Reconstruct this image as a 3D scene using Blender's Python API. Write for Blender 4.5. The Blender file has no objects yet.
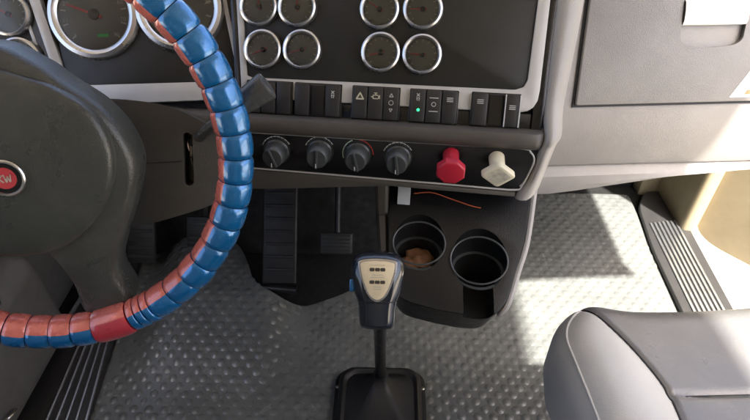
import bpy, bmesh, math, random
from mathutils import Matrix, Vector, noise
R = math.radians
rnd = random.Random(7)
scene = bpy.context.scene
COL = scene.collection

# ------------------------------------------------------------------ camera
cam_d = bpy.data.cameras.new('camera'); cam = bpy.data.objects.new('camera', cam_d); COL.objects.link(cam)
cam.location = (0, 0, 1.25)
cam.rotation_euler = (R(50), 0, R(1.5))
cam_d.sensor_width = 36; cam_d.lens = 560/750*36
cam_d.clip_start = 0.02; cam_d.clip_end = 2000
scene.camera = cam

# ------------------------------------------------------------------ sky, sun, exposure
SUN = Vector((.34, -.45, 1.0)).normalized()          # towards the sun: behind and to the right, high
world = bpy.data.worlds.new('World'); scene.world = world; world.use_nodes = True
wn = world.node_tree.nodes; wl = world.node_tree.links
sky = wn.new('ShaderNodeTexSky'); sky.sky_type = 'NISHITA'; sky.sun_disc = False
sky.sun_elevation = math.asin(SUN.z); sky.sun_rotation = math.atan2(SUN.x, SUN.y)
sky.air_density = .7; sky.dust_density = 5.0; sky.ozone_density = 0.6
bg = wn['Background']; bg.inputs['Strength'].default_value = 0.15
wl.new(sky.outputs[0], bg.inputs['Color'])
sun_d = bpy.data.lights.new('sun', 'SUN'); sun = bpy.data.objects.new('sun', sun_d); COL.objects.link(sun)
sun_d.energy = 4.5; sun_d.angle = R(1.8); sun_d.color = (1, .95, .87)
sun.rotation_euler = SUN.to_track_quat('Z', 'Y').to_euler(); sun.location = (3, -3, 6)
vs = scene.view_settings
vs.view_transform = 'Standard'; vs.look = 'None'; vs.gamma = 1; vs.exposure = 2.3; vs.use_curve_mapping = False
scene.render.engine = 'CYCLES'
cy = scene.cycles
cy.max_bounces = 6; cy.diffuse_bounces = 4; cy.glossy_bounces = 3; cy.transparent_max_bounces = 8
cy.sample_clamp_indirect = 6; cy.caustics_reflective = False; cy.caustics_refractive = False
cy.use_denoising = True
try: cy.denoiser = 'OPENIMAGEDENOISE'
except Exception: pass

# ------------------------------------------------------------------ materials
def mat(name, col, rough=.5, metal=0., grain=0., gscale=500., var=.08, vscale=14., spec=.5, coat=0., crough=.1,
        dust=0., dcol=(.45, .42, .36), wave=0., wscale=25., emit=None, estr=0.):
    """procedural plastic / metal / vinyl: colour mottling, uneven gloss, grain relief"""
    m = bpy.data.materials.new(name); m.use_nodes = True
    N = m.node_tree.nodes; Lk = m.node_tree.links; b = N['Principled BSDF']
    tc = N.new('ShaderNodeTexCoord')
    n1 = N.new('ShaderNodeTexNoise'); n1.inputs['Scale'].default_value = vscale; n1.inputs['Detail'].default_value = 6
    n1.inputs['Roughness'].default_value = .65
    Lk.new(tc.outputs['Object'], n1.inputs['Vector'])
    mp = N.new('ShaderNodeMapRange'); mp.inputs['From Min'].default_value = .3; mp.inputs['From Max'].default_value = .7
    mp.inputs['To Min'].default_value = 1-var; mp.inputs['To Max'].default_value = 1+var
    Lk.new(n1.outputs['Fac'], mp.inputs['Value'])
    mx = N.new('ShaderNodeMix'); mx.data_type = 'RGBA'; mx.blend_type = 'MULTIPLY'; mx.inputs[0].default_value = 1
    mx.inputs[6].default_value = (*col, 1)
    Lk.new(mp.outputs[0], mx.inputs[7]); Lk.new(mx.outputs[2], b.inputs['Base Color'])
    mr = N.new('ShaderNodeMapRange'); mr.inputs['From Min'].default_value = .3; mr.inputs['From Max'].default_value = .7
    mr.inputs['To Min'].default_value = max(.03, rough*.82); mr.inputs['To Max'].default_value = min(1, rough*1.2)
    n2 = N.new('ShaderNodeTexNoise'); n2.inputs['Scale'].default_value = vscale*3.1; n2.inputs['Detail'].default_value = 5
    Lk.new(tc.outputs['Object'], n2.inputs['Vector']); Lk.new(n2.outputs['Fac'], mr.inputs['Value'])
    Lk.new(mr.outputs[0], b.inputs['Roughness'])
    b.inputs['Metallic'].default_value = metal; b.inputs['Specular IOR Level'].default_value = spec
    b.inputs['Coat Weight'].default_value = coat; b.inputs['Coat Roughness'].default_value = crough
    if dust > 0:
        n3 = N.new('ShaderNodeTexNoise'); n3.inputs['Scale'].default_value = 7.; n3.inputs['Detail'].default_value = 9; n3.inputs['Roughness'].default_value = .72
        n3.inputs['Distortion'].default_value = .6
        Lk.new(tc.outputs['Object'], n3.inputs['Vector'])
        md_ = N.new('ShaderNodeMapRange'); md_.inputs['From Min'].default_value = .50; md_.inputs['From Max'].default_value = .74
        md_.inputs['To Min'].default_value = 0; md_.inputs['To Max'].default_value = dust
        Lk.new(n3.outputs['Fac'], md_.inputs['Value'])
        mx2 = N.new('ShaderNodeMix'); mx2.data_type = 'RGBA'; mx2.inputs[7].default_value = (*dcol, 1)
        Lk.new(md_.outputs[0], mx2.inputs[0]); Lk.new(mx.outputs[2], mx2.inputs[6]); Lk.new(mx2.outputs[2], b.inputs['Base Color'])
        ad = N.new('ShaderNodeMath'); ad.operation = 'MULTIPLY_ADD'; ad.inputs[1].default_value = .5
        Lk.new(md_.outputs[0], ad.inputs[0]); Lk.new(mr.outputs[0], ad.inputs[2]); Lk.new(ad.outputs[0], b.inputs['Roughness'])
    bw = None
    if wave > 0:
        n4 = N.new('ShaderNodeTexNoise'); n4.inputs['Scale'].default_value = wscale; n4.inputs['Detail'].default_value = 4; n4.inputs['Roughness'].default_value = .55
        Lk.new(tc.outputs['Object'], n4.inputs['Vector'])
        bw = N.new('ShaderNodeBump'); bw.inputs['Strength'].default_value = 1.; bw.inputs['Distance'].default_value = wave
        Lk.new(n4.outputs['Fac'], bw.inputs['Height']); Lk.new(bw.outputs[0], b.inputs['Normal'])
    if grain > 0:
        v = N.new('ShaderNodeTexVoronoi'); v.inputs['Scale'].default_value = gscale
        Lk.new(tc.outputs['Object'], v.inputs['Vector'])
        bp = N.new('ShaderNodeBump'); bp.inputs['Strength'].default_value = grain; bp.inputs['Distance'].default_value = .0006
        Lk.new(v.outputs['Distance'], bp.inputs['Height'])
        if bw: Lk.new(bw.outputs[0], bp.inputs['Normal'])
        Lk.new(bp.outputs[0], b.inputs['Normal'])
    if emit:
        b.inputs['Emission Color'].default_value = (*emit, 1); b.inputs['Emission Strength'].default_value = estr
    return m

def glass_mat(name):
    m = bpy.data.materials.new(name); m.use_nodes = True
    N = m.node_tree.nodes; Lk = m.node_tree.links
    for n in list(N):
        if n.type != 'OUTPUT_MATERIAL': N.remove(n)
    out = [n for n in N if n.type == 'OUTPUT_MATERIAL'][0]
    t = N.new('ShaderNodeBsdfTransparent'); t.inputs[0].default_value = (.9, .92, .9, 1)
    g = N.new('ShaderNodeBsdfGlossy'); g.inputs['Roughness'].default_value = .2
    fr = N.new('ShaderNodeFresnel'); fr.inputs['IOR'].default_value = 1.5
    mx = N.new('ShaderNodeMixShader')
    Lk.new(fr.outputs[0], mx.inputs[0]); Lk.new(t.outputs[0], mx.inputs[1]); Lk.new(g.outputs[0], mx.inputs[2])
    Lk.new(mx.outputs[0], out.inputs['Surface'])
    return m

M = dict(
    dash=mat('dash_black_plastic', (.008, .0082, .0082), .34, spec=.32, grain=.5, gscale=900),
    panel=mat('panel_black', (.017, .017, .0145), .4, spec=.36, grain=.15, gscale=1500, var=.15),
    gloss=mat('gloss_black', (.008, .008, .008), .22, var=.2),
    trim=mat('dark_bronze_trim', (.065, .059, .05), .40, grain=.3, gscale=1200),
    silver=mat('silver_paint', (.49, .49, .475), .42, metal=.2, var=.05, vscale=30),
    chrome=mat('chrome', (.60, .60, .59), .28, metal=1., var=.03),
    dial=mat('dial_face', (.14, .15, .135), .5),
    tick=mat('dial_print', (.55, .56, .52), .6),
    needle=mat('needle_red', (.55, .05, .05), .45),
    glass=glass_mat('gauge_glass'),
    switch=mat('switch_black', (.016, .016, .016), .4, grain=.2, gscale=1500),
    icon=mat('icon_print', (.52, .5, .38), .6),
    iconw=mat('icon_print_white', (.45, .47, .45), .6),
    led=mat('green_indicator', (.02, .3, .07), .4, emit=(.03, 1., .25), estr=.55),
    lcd=mat('green_odometer', (.02, .09, .03), .4, emit=(.05, .6, .12), estr=.025),
    knob=mat('knob_graphite', (.045, .05, .05), .36, grain=.1, gscale=1200),
    red=mat('red_knob', (.40, .014, .032), .4, var=.12),
    cream=mat('cream_knob', (.62, .58, .43), .45, var=.12),
    worn=mat('worn_print', (.42, .40, .32), .6, var=.4, vscale=90),
    beige=mat('beige_dash_plastic', (.295, .282, .266), .40, dust=.15, grain=.35, gscale=700, var=.06),
    glove=mat('grey_beige_door_plastic', (.222, .216, .207), .45, dust=.18, grain=.5, gscale=700, var=.06),
    paper=mat('white_paper', (.82, .82, .79), .6),
    orange=mat('orange_print', (.7, .25, .12), .6),
    hub=mat('wheel_grey_vinyl', (.048, .052, .046), .30, dust=.10, grain=.4, gscale=520, var=.14, vscale=9),
    shroud=mat('column_plastic', (.056, .055, .049), .42, dust=.08, grain=.5, gscale=900),
    stalk=mat('stalk_plastic', (.06, .062, .06), .25),
    blue=mat('blue_cover_vinyl', (.006, .145, .38), .25, wave=.0015, wscale=60., coat=1., crough=.1, var=.15, vscale=20, metal=.35),
    pink=mat('red_cover_vinyl', (.62, .165, .125), .26, wave=.0015, wscale=60., coat=.6, crough=.12, var=.16, vscale=25, metal=.15),
    crimson=mat('crimson_cover_vinyl', (.42, .035, .05), .3, coat=.6, crough=.12, var=.16, vscale=25),
    seam=mat('dark_seam', (.012, .012, .014), .7),
    mat=mat('rubber_floor_mat', (.150, .157, .151), .25, grain=.35, gscale=330, var=.2, vscale=6, spec=1., dust=.05, dcol=(.30, .29, .25), wave=.0022, wscale=14.),
    carpet=mat('black_toe_board', (.007, .007, .0065), .85, grain=.8, gscale=700, var=.3),
    rubber=mat('black_rubber', (.010, .010, .0105), .5, dust=.05, dcol=(.2, .19, .16), grain=.3, gscale=600, var=.2),
    pedal=mat('pedal_rubber', (.02, .022, .021), .5, var=.25, vscale=40),
    alu=mat('ribbed_aluminium', (.60, .62, .64), .34, metal=.9, var=.12, vscale=40),
    sill=mat('sill_plastic', (.035, .034, .034), .4, grain=.3, gscale=900),
    steel=mat('dark_steel', (.03, .03, .03), .35, metal=.6, var=.2),
    knobgloss=mat('shift_knob_gloss', (.012, .016, .022), .14, coat=.6, crough=.06),
    plate=mat('shift_plate', (.72, .62, .42), .38, var=.08, vscale=60, metal=.2),
    plateprint=mat('shift_print', (.05, .04, .03), .5),
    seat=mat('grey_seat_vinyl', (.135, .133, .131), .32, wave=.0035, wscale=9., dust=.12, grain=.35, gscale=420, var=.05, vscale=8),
    seatlit=mat('grey_seat_vinyl_lit', (.44, .435, .41), .33, wave=.003, wscale=9., dust=.10, grain=.35, gscale=420, var=.05, vscale=8),  # paler copy of the seat vinyl: glare on the bolster put into colour
    doorg=mat('door_grey_plastic', (.16, .153, .146), .55, grain=.5, gscale=700),
    doorb=mat('door_beige_plastic', (.36, .30, .19), .5, grain=.4, gscale=700, var=.08),
    lens=mat('pale_green_plastic', (.50, .66, .50), .25),  # pale green plastic, for the door plate and a dial arc
    brown=mat('brown_paper', (.22, .11, .055), .7, var=.35, vscale=70),
    card=mat('pale_card', (.42, .45, .46), .6),
    wire=mat('orange_wire', (.55, .12, .05), .5),
    headliner=mat('headliner', (.42, .39, .35), .9, grain=.4, gscale=500),
    ground=mat('sandy_concrete', (.46, .41, .33), .85, grain=.6, gscale=40, var=.2, vscale=1.2),
    brass=mat('emblem_red', (.50, .05, .06), .3),
    keys=mat('brushed_metal', (.55, .53, .48), .3, metal=1.),
)

# ------------------------------------------------------------------ helpers
WM = {}
def frame(O, yaw=0, tilt=0):
    """local x = right, local y = up the panel, local z = out of the panel"""
    y, t = R(yaw), R(tilt)
    r = Vector((math.cos(y), -math.sin(y), 0)); bk = Vector((math.sin(y), math.cos(y), 0))
    u = Vector((0, 0, math.cos(t))) + bk*math.sin(t); n = r.cross(u)
    m = Matrix((r, u, n)).transposed().to_4x4(); m.translation = Vector(O)
    return m
I4 = Matrix.Identity(4)
def T(x, y=None, z=None):
    return Matrix.Translation(Vector(x) if y is None else Vector((x, y, z)))
def Rz(a): return Matrix.Rotation(a, 4, 'Z')
def Rx(a): return Matrix.Rotation(a, 4, 'X')
def Ry(a): return Matrix.Rotation(a, 4, 'Y')

def link(o, W, parent):
    COL.objects.link(o); WM[o.name] = W
    if parent is not None:
        o.parent = parent; o.matrix_parent_inverse = Matrix.Identity(4)
        o.matrix_basis = WM[parent.name].inverted() @ W
    else: o.matrix_basis = W
    return o
def mesh(bm, mats, smooth=True, ang=35):
    me = bpy.data.meshes.new('m')
    bmesh.ops.recalc_face_normals(bm, faces=bm.faces)
    bm.to_mesh(me); bm.free()
    for k in (mats if isinstance(mats, (list, tuple)) else [mats]): me.materials.append(M[k])
    if smooth:
        me.polygons.foreach_set('use_smooth', [True]*len(me.polygons))
        try: me.set_sharp_from_angle(angle=R(ang))
        except Exception: pass
    return me
def obj(name, me, mats=None, parent=None, W=I4, smooth=True, ang=35, kind=None):
    if isinstance(me, bmesh.types.BMesh): me = mesh(me, mats, smooth, ang)
    o = bpy.data.objects.new(name, me); link(o, W, parent)
    if kind: o['kind'] = kind
    return o
def thing(name, label, cat, loc=(0, 0, 0), group=None):
    o = bpy.data.objects.new(name, None); o.empty_display_size = .05
    link(o, T(loc), None); o['label'] = label; o['category'] = cat
    if group: o['group'] = group
    return o
def tag(o, label, cat, group=None):
    o['label'] = label; o['category'] = cat
    if group: o['group'] = group
    return o
def struct(o): o['kind'] = 'structure'; return o

def addbox(bm, c, s, W=I4):
    vs_ = []
    for dx in (-.5, .5):
        for dy in (-.5, .5):
            for dz in (-.5, .5):
                vs_.append(bm.verts.new(W @ Vector((c[0]+dx*s[0], c[1]+dy*s[1], c[2]+dz*s[2]))))
    for f in ((0, 1, 3, 2), (4, 6, 7, 5), (0, 4, 5, 1), (2, 3, 7, 6), (0, 2, 6, 4), (1, 5, 7, 3)):
        bm.faces.new([vs_[i] for i in f])
    return bm
def bevel(bm, w, seg=2, ang=25):
    bm.normal_update()
    ed = [e for e in bm.edges if len(e.link_faces) == 2 and e.calc_face_angle(0) > R(ang)]
    if ed and w > 0: bmesh.ops.bevel(bm, geom=ed, offset=w, segments=seg, profile=.5, affect='EDGES', clamp_overlap=True)
    return bm
def rbox(s, bv=.002, seg=2, c=(0, 0, 0)):
    bm = bmesh.new(); addbox(bm, c, s); bmesh.ops.recalc_face_normals(bm, faces=bm.faces); return bevel(bm, bv, seg)
def prism(pts, z0, z1, bv=0, seg=2, ang=40):
    bm = bmesh.new()
    a = [bm.verts.new((p[0], p[1], z0)) for p in pts]; b = [bm.verts.new((p[0], p[1], z1)) for p in pts]
    n = len(pts)
    bm.faces.new(a[::-1]); top = bm.faces.new(b)
    for i in range(n): bm.faces.new((a[i], a[(i+1) % n], b[(i+1) % n], b[i]))
    bmesh.ops.recalc_face_normals(bm, faces=bm.faces)
    if bv > 0:
        ed = [e for e in top.edges]
        bmesh.ops.bevel(bm, geom=ed, offset=bv, segments=seg, profile=.5, affect='EDGES', clamp_overlap=True)
    return bm
def lathe(prof, seg=48, closed=False):
    bm = bmesh.new(); rings = []
    for r, z in prof:
        if r < 1e-6: rings.append([bm.verts.new((0, 0, z))]*seg)
        else: rings.append([bm.verts.new((r*math.cos(2*math.pi*i/seg), r*math.sin(2*math.pi*i/seg), z)) for i in range(seg)])
    k = len(rings)
    for j in range(k if closed else k-1):
        A, B = rings[j], rings[(j+1) % k]
        for i in range(seg):
            q = [A[i], A[(i+1) % seg], B[(i+1) % seg], B[i]]
            u = []
            for v in q:
                if v not in u: u.append(v)
            if len(u) > 2: bm.faces.new(u)
    return bm
def loft(secs, closed=False, caps=True):
    """sections: lists of Vectors of equal length; closed = each section is a loop"""
    bm = bmesh.new(); rows = [[bm.verts.new(p) for p in s] for s in secs]; n = len(rows[0])
    for A, B in zip(rows[:-1], rows[1:]):
        for i in range(n if closed else n-1):
            bm.faces.new((A[i], A[(i+1) % n], B[(i+1) % n], B[i]))
    if caps and closed:
        bm.faces.new(rows[0][::-1]); bm.faces.new(rows[-1])
    return bm
def catmull(pts, k=8):
    P = [Vector(p) for p in pts]; P = [2*P[0]-P[1]]+P+[2*P[-1]-P[-2]]; out = []
    for i in range(1, len(P)-2):
        for j in range(k):
            t = j/k
            out.append(.5*((2*P[i])+(-P[i-1]+P[i+1])*t+(2*P[i-1]-5*P[i]+4*P[i+1]-P[i+2])*t*t+(-P[i-1]+3*P[i]-3*P[i+1]+P[i+2])*t**3))
    out.append(P[-2]); return out
def tube(pts, rad, seg=10, caps=True, loop=False):
    P = [Vector(p) for p in pts]; n = len(P)
    if not isinstance(rad, (list, tuple)): rad = [rad]*n
    secs = []; ref = None
    for i in range(n):
        if loop: d = (P[(i+1) % n]-P[i-1]).normalized()
        else: d = (P[min(i+1, n-1)]-P[max(i-1, 0)]).normalized()
        if ref is None:
            ref = d.orthogonal().normalized()
        ref = (ref-d*ref.dot(d)).normalized(); s = d.cross(ref)
        secs.append([P[i]+(ref*math.cos(2*math.pi*k/seg)+s*math.sin(2*math.pi*k/seg))*rad[i] for k in range(seg)])
    if loop: return loft(secs+[secs[0]], True, False)
    return loft(secs, True, caps)
def rrect(w, h, r, n=6, cx=0, cy=0):
    out = []
    for sx, sy, a0 in ((1, 1, 0), (-1, 1, 90), (-1, -1, 180), (1, -1, 270)):
        for k in range(n+1):
            a = R(a0+90*k/n); out.append((cx+sx*(w/2-r)+r*math.cos(a), cy+sy*(h/2-r)+r*math.sin(a)))
    return out
def rpoly(pts, rad, n=5):
    """round the corners of a polygon"""
    out = []; k = len(pts)
    if not isinstance(rad, (list, tuple)): rad = [rad]*k
    for i in range(k):
        p0, p, p1 = Vector(pts[i-1]).to_2d(), Vector(pts[i]).to_2d(), Vector(pts[(i+1) % k]).to_2d()
        a = p+(p0-p).normalized()*min(rad[i], (p0-p).length*.45); b = p+(p1-p).normalized()*min(rad[i], (p1-p).length*.45)
        for j in range(n+1):
            t = j/n; q = a*(1-t)**2+p*2*t*(1-t)+b*t*t; out.append((q.x, q.y))
    return out
def joinbm(bm, other, W=I4):
    other.transform(W); me = bpy.data.meshes.new('tmp'); other.to_mesh(me); other.free(); bm.from_mesh(me); bpy.data.meshes.remove(me)
    return bm
def text_mesh(s, size, matname, extr=.0002):
    cu = bpy.data.curves.new('txt', 'FONT'); cu.body = s; cu.size = size; cu.extrude = extr; cu.align_x = 'CENTER'; cu.align_y = 'CENTER'
    cu.resolution_u = 2
    o = bpy.data.objects.new('txt', cu); COL.objects.link(o)
    dg = bpy.context.evaluated_depsgraph_get(); dg.update()
    me = bpy.data.meshes.new_from_object(o.evaluated_get(dg)); bpy.data.objects.remove(o); bpy.data.curves.remove(cu)
    me.materials.clear(); me.materials.append(M[matname]); return me
def boolean(bm, cutters):
    me = bpy.data.meshes.new('a'); bmesh.ops.recalc_face_normals(bm, faces=bm.faces); bm.to_mesh(me); bm.free()
    o = bpy.data.objects.new('a', me); COL.objects.link(o); tmp = []
    for c in cutters:
        cm = bpy.data.meshes.new('c'); bmesh.ops.recalc_face_normals(c, faces=c.faces); c.to_mesh(cm); c.free()
        co = bpy.data.objects.new('c', cm); COL.objects.link(co); tmp.append(co)
        md = o.modifiers.new('b', 'BOOLEAN'); md.operation = 'DIFFERENCE'; md.solver = 'EXACT'; md.object = co
    dg = bpy.context.evaluated_depsgraph_get(); dg.update()
    res = bpy.data.meshes.new_from_object(o.evaluated_get(dg))
    out = bmesh.new(); out.from_mesh(res)
    for x in [o]+tmp: bpy.data.objects.remove(x)
    return out

# ================================================================== SETTING
# ground outside the cab, well below the floor
bm = bmesh.new(); bmesh.ops.create_grid(bm, x_segments=1, y_segments=1, size=400)
struct(obj('ground', bm, 'ground', None, T(0, 0, -1.15)))

# cab floor pan
struct(obj('floor', rbox((1.9, 2.75, .05), .004, 1), 'carpet', None, T(0, .30, -.033)))
# moulded rubber mat over it, with raised discs
MATO = rpoly([(-.70, -.3), (.82, -.3), (.845, 1.15), (.87, 1.60), (.05, 1.60), (.05, 1.22), (-.06, 1.15), (-.13, 1.10), (-.22, 1.055),
              (-.30, 1.035), (-.375, 1.08), (-.41, 1.17), (-.46, 1.25), (-.60, 1.27), (-.77, 1.25)], [.02]*8+[.05]*7)
def inside(x, y, poly):
    c = False; j = len(poly)-1
    for i in range(len(poly)):
        if (poly[i][1] > y) != (poly[j][1] > y) and x < (poly[j][0]-poly[i][0])*(y-poly[i][1])/(poly[j][1]-poly[i][1])+poly[i][0]: c = not c
        j = i
    return c
def sstep(a, b, t): t = max(0, min(1, (t-a)/(b-a))); return t*t*(3-2*t)
def ramp(x, y):
    """the driver's footwell rises towards the toe board"""
    k = sstep(-.22, -.33, x)*(1-sstep(-.60, -.72, x))
    t = min(.30, max(0, y-.74))
    return k*(.24*t*sstep(.66, .88, y))+.0025*math.sin(x*9+y*5)*sstep(.86, 1.0, abs(x)+.3)
mb = prism(MATO, -.006, 0, .003)
for k in range(-20, 24):
    bmesh.ops.bisect_plane(mb, geom=mb.verts[:]+mb.edges[:]+mb.faces[:], plane_co=(k*.04, 0, 0), plane_no=(1, 0, 0))
for k in range(14, 41):
    bmesh.ops.bisect_plane(mb, geom=mb.verts[:]+mb.edges[:]+mb.faces[:], plane_co=(0, k*.04, 0), plane_no=(0, 1, 0))
for v in mb.verts: v.co.z += ramp(v.co.x, v.co.y)
fm = obj('floor_mat', mb, 'mat', None)
tag(fm, 'grey rubber cab floor mat covered in raised round discs', 'floor mat')
verts = []; faces = []
SEG = 14
def disc(cx, cy, r, h):
    b0 = len(verts)
    for rr, zz in ((r*1.06, 0.0), (r*.92, h*.20), (r*.66, h*.60), (r*.35, h*.88)):
        for k in range(SEG):
            a = 2*math.pi*k/SEG; px_, py_ = cx+rr*math.cos(a), cy+rr*math.sin(a); verts.append((px_, py_, zz+ramp(px_, py_)))
    verts.append((cx, cy, h+ramp(cx, cy)))
    for q in range(3):
        for k in range(SEG):
            faces.append((b0+q*SEG+k, b0+q*SEG+(k+1) % SEG, b0+(q+1)*SEG+(k+1) % SEG, b0+(q+1)*SEG+k))
    for k in range(SEG): faces.append((b0+3*SEG+k, b0+3*SEG+(k+1) % SEG, b0+4*SEG))
PIT = .0272
for i in range(-70, 70):
    for j in range(-70, 90):
        x = (i+j)*PIT*.70; y = (j-i)*PIT*.74+.6
        if not (-.8 < x < .88 and .30 < y < 1.62): continue
        if not all(inside(x+dx, y+dy, MATO) for dx, dy in ((.012, 0), (-.012, 0), (0, .012), (0, -.012))): continue
        if abs(x+.008) < .118 and .60 < y < .86: continue
        disc(x+rnd.uniform(-.0006, .0006), y+rnd.uniform(-.0006, .0006), .0104, .0021)
sm = bpy.data.meshes.new('studs'); sm.from_pydata(verts, [], faces); sm.materials.append(M['mat'])
sm.polygons.foreach_set('use_smooth', [True]*len(sm.polygons)); sm.update()
so = obj('raised_discs', sm, None, fm, T(0, 0, .0001)); so['kind'] = 'stuff'
# shallow diagonal ribs moulded into the driver's side of the mat
# firewall and engine cover behind the pedals
bm = prism([(1.66, -.05), (1.72, -.05), (1.72, 1.02), (1.66, 1.02)], -.95, .95)
struct(obj('firewall', bm, 'carpet', None, Matrix(((0, 0, 1, 0), (1, 0, 0, 0), (0, 1, 0, 0), (0, 0, 0, 1)))))
YZX = Matrix(((0, 0, 1, 0), (1, 0, 0, 0), (0, 1, 0, 0), (0, 0, 0, 1)))   # local (y,z,x) -> world
bm = prism([(1.27, -.004), (1.66, -.004), (1.66, .62), (1.56, .60), (1.40, .26)], -.93, .04, .02, 3)
struct(obj('toe_board', bm, 'carpet', None, YZX))

# cab shell out of the picture: roof, rear wall, pillars and driver's side panel shade the inside
struct(obj('cab_roof', rbox((1.90, 2.05, .06), .02, 3), 'headliner', None, T(0, -.02, 1.66)))
struct(obj('rear_wall', rbox((1.9, .05, 1.80), .01, 2), 'headliner', None, T(0, -1.02, .80)))
for nm, s in (('rear_pillar', -1), ('rear_pillar', 1)):
    struct(obj(nm, rbox((.07, .62, 1.74), .02, 2), 'headliner', None, T(s*.945, -.70, .78)))
for s in (-1, 1):
    p = tube([(s*.95, 1.36, 1.00), (s*.92, 1.00, 1.65)], .045, 10)
    struct(obj('windscreen_pillar', p, 'headliner', None))

struct(obj('kick_panel', rbox((.16, .10, 1.10), .01, 2), 'doorb', None, T(.985, 1.66, .45)))
struct(obj('kick_panel', rbox((.04, .50, 1.10), .01, 2), 'doorg', None, T(-.955, 1.50, .50)))
# ================================================================== DASHBOARD
dash = thing('dashboard', 'black truck dashboard with round gauges, silver trim and beige glovebox side', 'dashboard', (0, 1.0, .75))
CP = frame((.0027, .7348, .8497), 5, 32)      # centre gauge panel
HV = frame((.0043, .6898, .7727), 5, 12)      # heater control panel
CL = frame((-.3744, .7522, .8432), -6, 32)    # instrument cluster
GL = frame((.4855, .9007, .7522), -4, 25)     # glovebox door

def V(F, a, b, c=0): return F @ Vector((a, b, c))
# body behind the centre and cluster panels
def body_sec(F, a, H_, ha):
    top = V(F, a, .25, -.014); bot = V(F, a, -.04, -.014)
    h0 = V(H_, ha, .045, -.014); h1 = V(H_, ha, -.040, -.014)
    x = top.x
    return [Vector((x, 1.655, 1.06)), Vector((x, top.y+.06, top.z+.015)), top, bot, Vector((bot.x, h0.y, h0.z)), Vector((bot.x, h1.y, h1.z)),
            Vector((bot.x, h1.y+.10, h1.z-.02)), Vector((bot.x, 1.655, .66))]
secs = [body_sec(CL, -.50, HV, -.72), body_sec(CL, .10, HV, -.28), body_sec(CP, -.24, HV, -.235), body_sec(CP, .20, HV, .19)]
bd = loft(secs, True); obj('dash_body', bd, 'dash', dash)
# kink cover between cluster and centre stack is the silver end strip below

# --- centre gauge panel with silver surround
outer = rpoly([(-.2245, .24), (-.213, -.013), (.205, -.013), (.2125, .24)], [.002, .006, .022, .002])
obj('gauge_panel', prism(rpoly([(-.250, .25), (-.222, .012), (.197, .014), (.203, .25)], [.002, .008, .014, .002]), -.012, .001, .0015), 'panel', dash, CP)
def strip(name, pts, matn, F, z0=-.010, z1=.004, bv=.0015, parent=None, rad=.002):
    return obj(name, prism(rpoly(pts, rad), z0, z1, bv), matn, parent or dash, F)
strip('silver_surround', [(-.2345, .25), (-.2145, .0195), (-.206, .0170), (.178, .0195), (.190, .024), (.1945, .034), (.202, .25), (.2165, .25),
      (.2128, .022), (.2112, .006), (.2060, -.004), (.1980, -.0095), (.186, -.0122), (-.2165, -.0125), (-.2225, .0), (-.2445, .25)], 'silver', CP)
strip('dark_edge_trim', [(.2165, .25), (.2125, .012), (.206, -.006), (.206, -.042), (.219, -.042), (.222, .0), (.226, .25)], 'gloss', CP, -.014, .003)
strip('left_edge_trim', [(-.2445, .25), (-.2225, .0), (-.2165, -.042), (-.226, -.042), (-.232, .0), (-.254, .25)], 'gloss', CP, -.014, .002)
# --- black switch bay below
strip('switch_bay', [(-.2165, -.0128), (.2058, -.0128), (.2058, -.044), (-.2165, -.044)], 'gloss', CP, -.014, -.001)

# --- gauges
def gauge_meshes(r, seg=56):
    bz = mesh(lathe([(r*.76, .0015), (r*.76, .005), (r*.80, .0085), (r*.87, .0105), (r*.95, .0090), (r*.985, .005), (r, .001), (r, -.004), (r*.76, -.004)], seg, True), 'chrome')
    dl = mesh(lathe([(r*.77, .002), (0, .002)], seg), 'dial')
    gl = mesh(lathe([(r*.77, .0062), (r*.5, .0068), (0, .007)], seg), 'glass')
    bm = bmesh.new()
    for k in range(11):
        a = R(225-27*k); addbox(bm, (r*.66, 0, 0), (r*.12, r*.03, .0003), Rz(a))
    tk = mesh(bm, 'tick', False)
    bm = bmesh.new()
    q = [bm.verts.new(p) for p in ((-r*.18, -r*.035, 0), (-r*.18, r*.035, 0), (r*.62, r*.016, 0), (r*.62, -r*.016, 0))]
    f = bm.faces.new(q); ex = bmesh.ops.extrude_face_region(bm, geom=[f]); bmesh.ops.translate(bm, verts=[v for v in ex['geom'] if isinstance(v, bmesh.types.BMVert)], vec=(0, 0, .0008))
    nd = mesh(bm, 'needle', False)
    hb = mesh(lathe([(r*.12, 0), (r*.12, .0016), (r*.08, .0022), (0, .0022)], 20), 'panel')
    return bz, dl, gl, tk, nd, hb
SM = gauge_meshes(.0292); SM2 = gauge_meshes(.0325); LG = gauge_meshes(.066, 80)
def gauge(F, a, b, G, ang, small=True):
    W = F @ T(a, b, .0012)
    g = obj('gauge', G[0], None, dash, W)
    obj('dial', G[1], None, g, W); obj('tick_marks', G[3], None, g, W @ T(0, 0, .0026))
    obj('needle', G[4], None, g, W @ T(0, 0, .0034) @ Rz(R(ang))); obj('needle_cap', G[5], None, g, W @ T(0, 0, .0033))
    obj('glass', G[2], None, g, W)
    return g, W
angs = [100, 95, 150, 180, 205, 195, 195, 180]
for (a, b), an in zip([(-.199, .1185), (-.142, .1197), (-.0222, .1218), (.0393, .1240), (-.1909, .058), (-.1323, .0605), (-.0171, .0619), (.0424, .0619)], angs):
    gauge(CP, a, b, SM, an)
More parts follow.
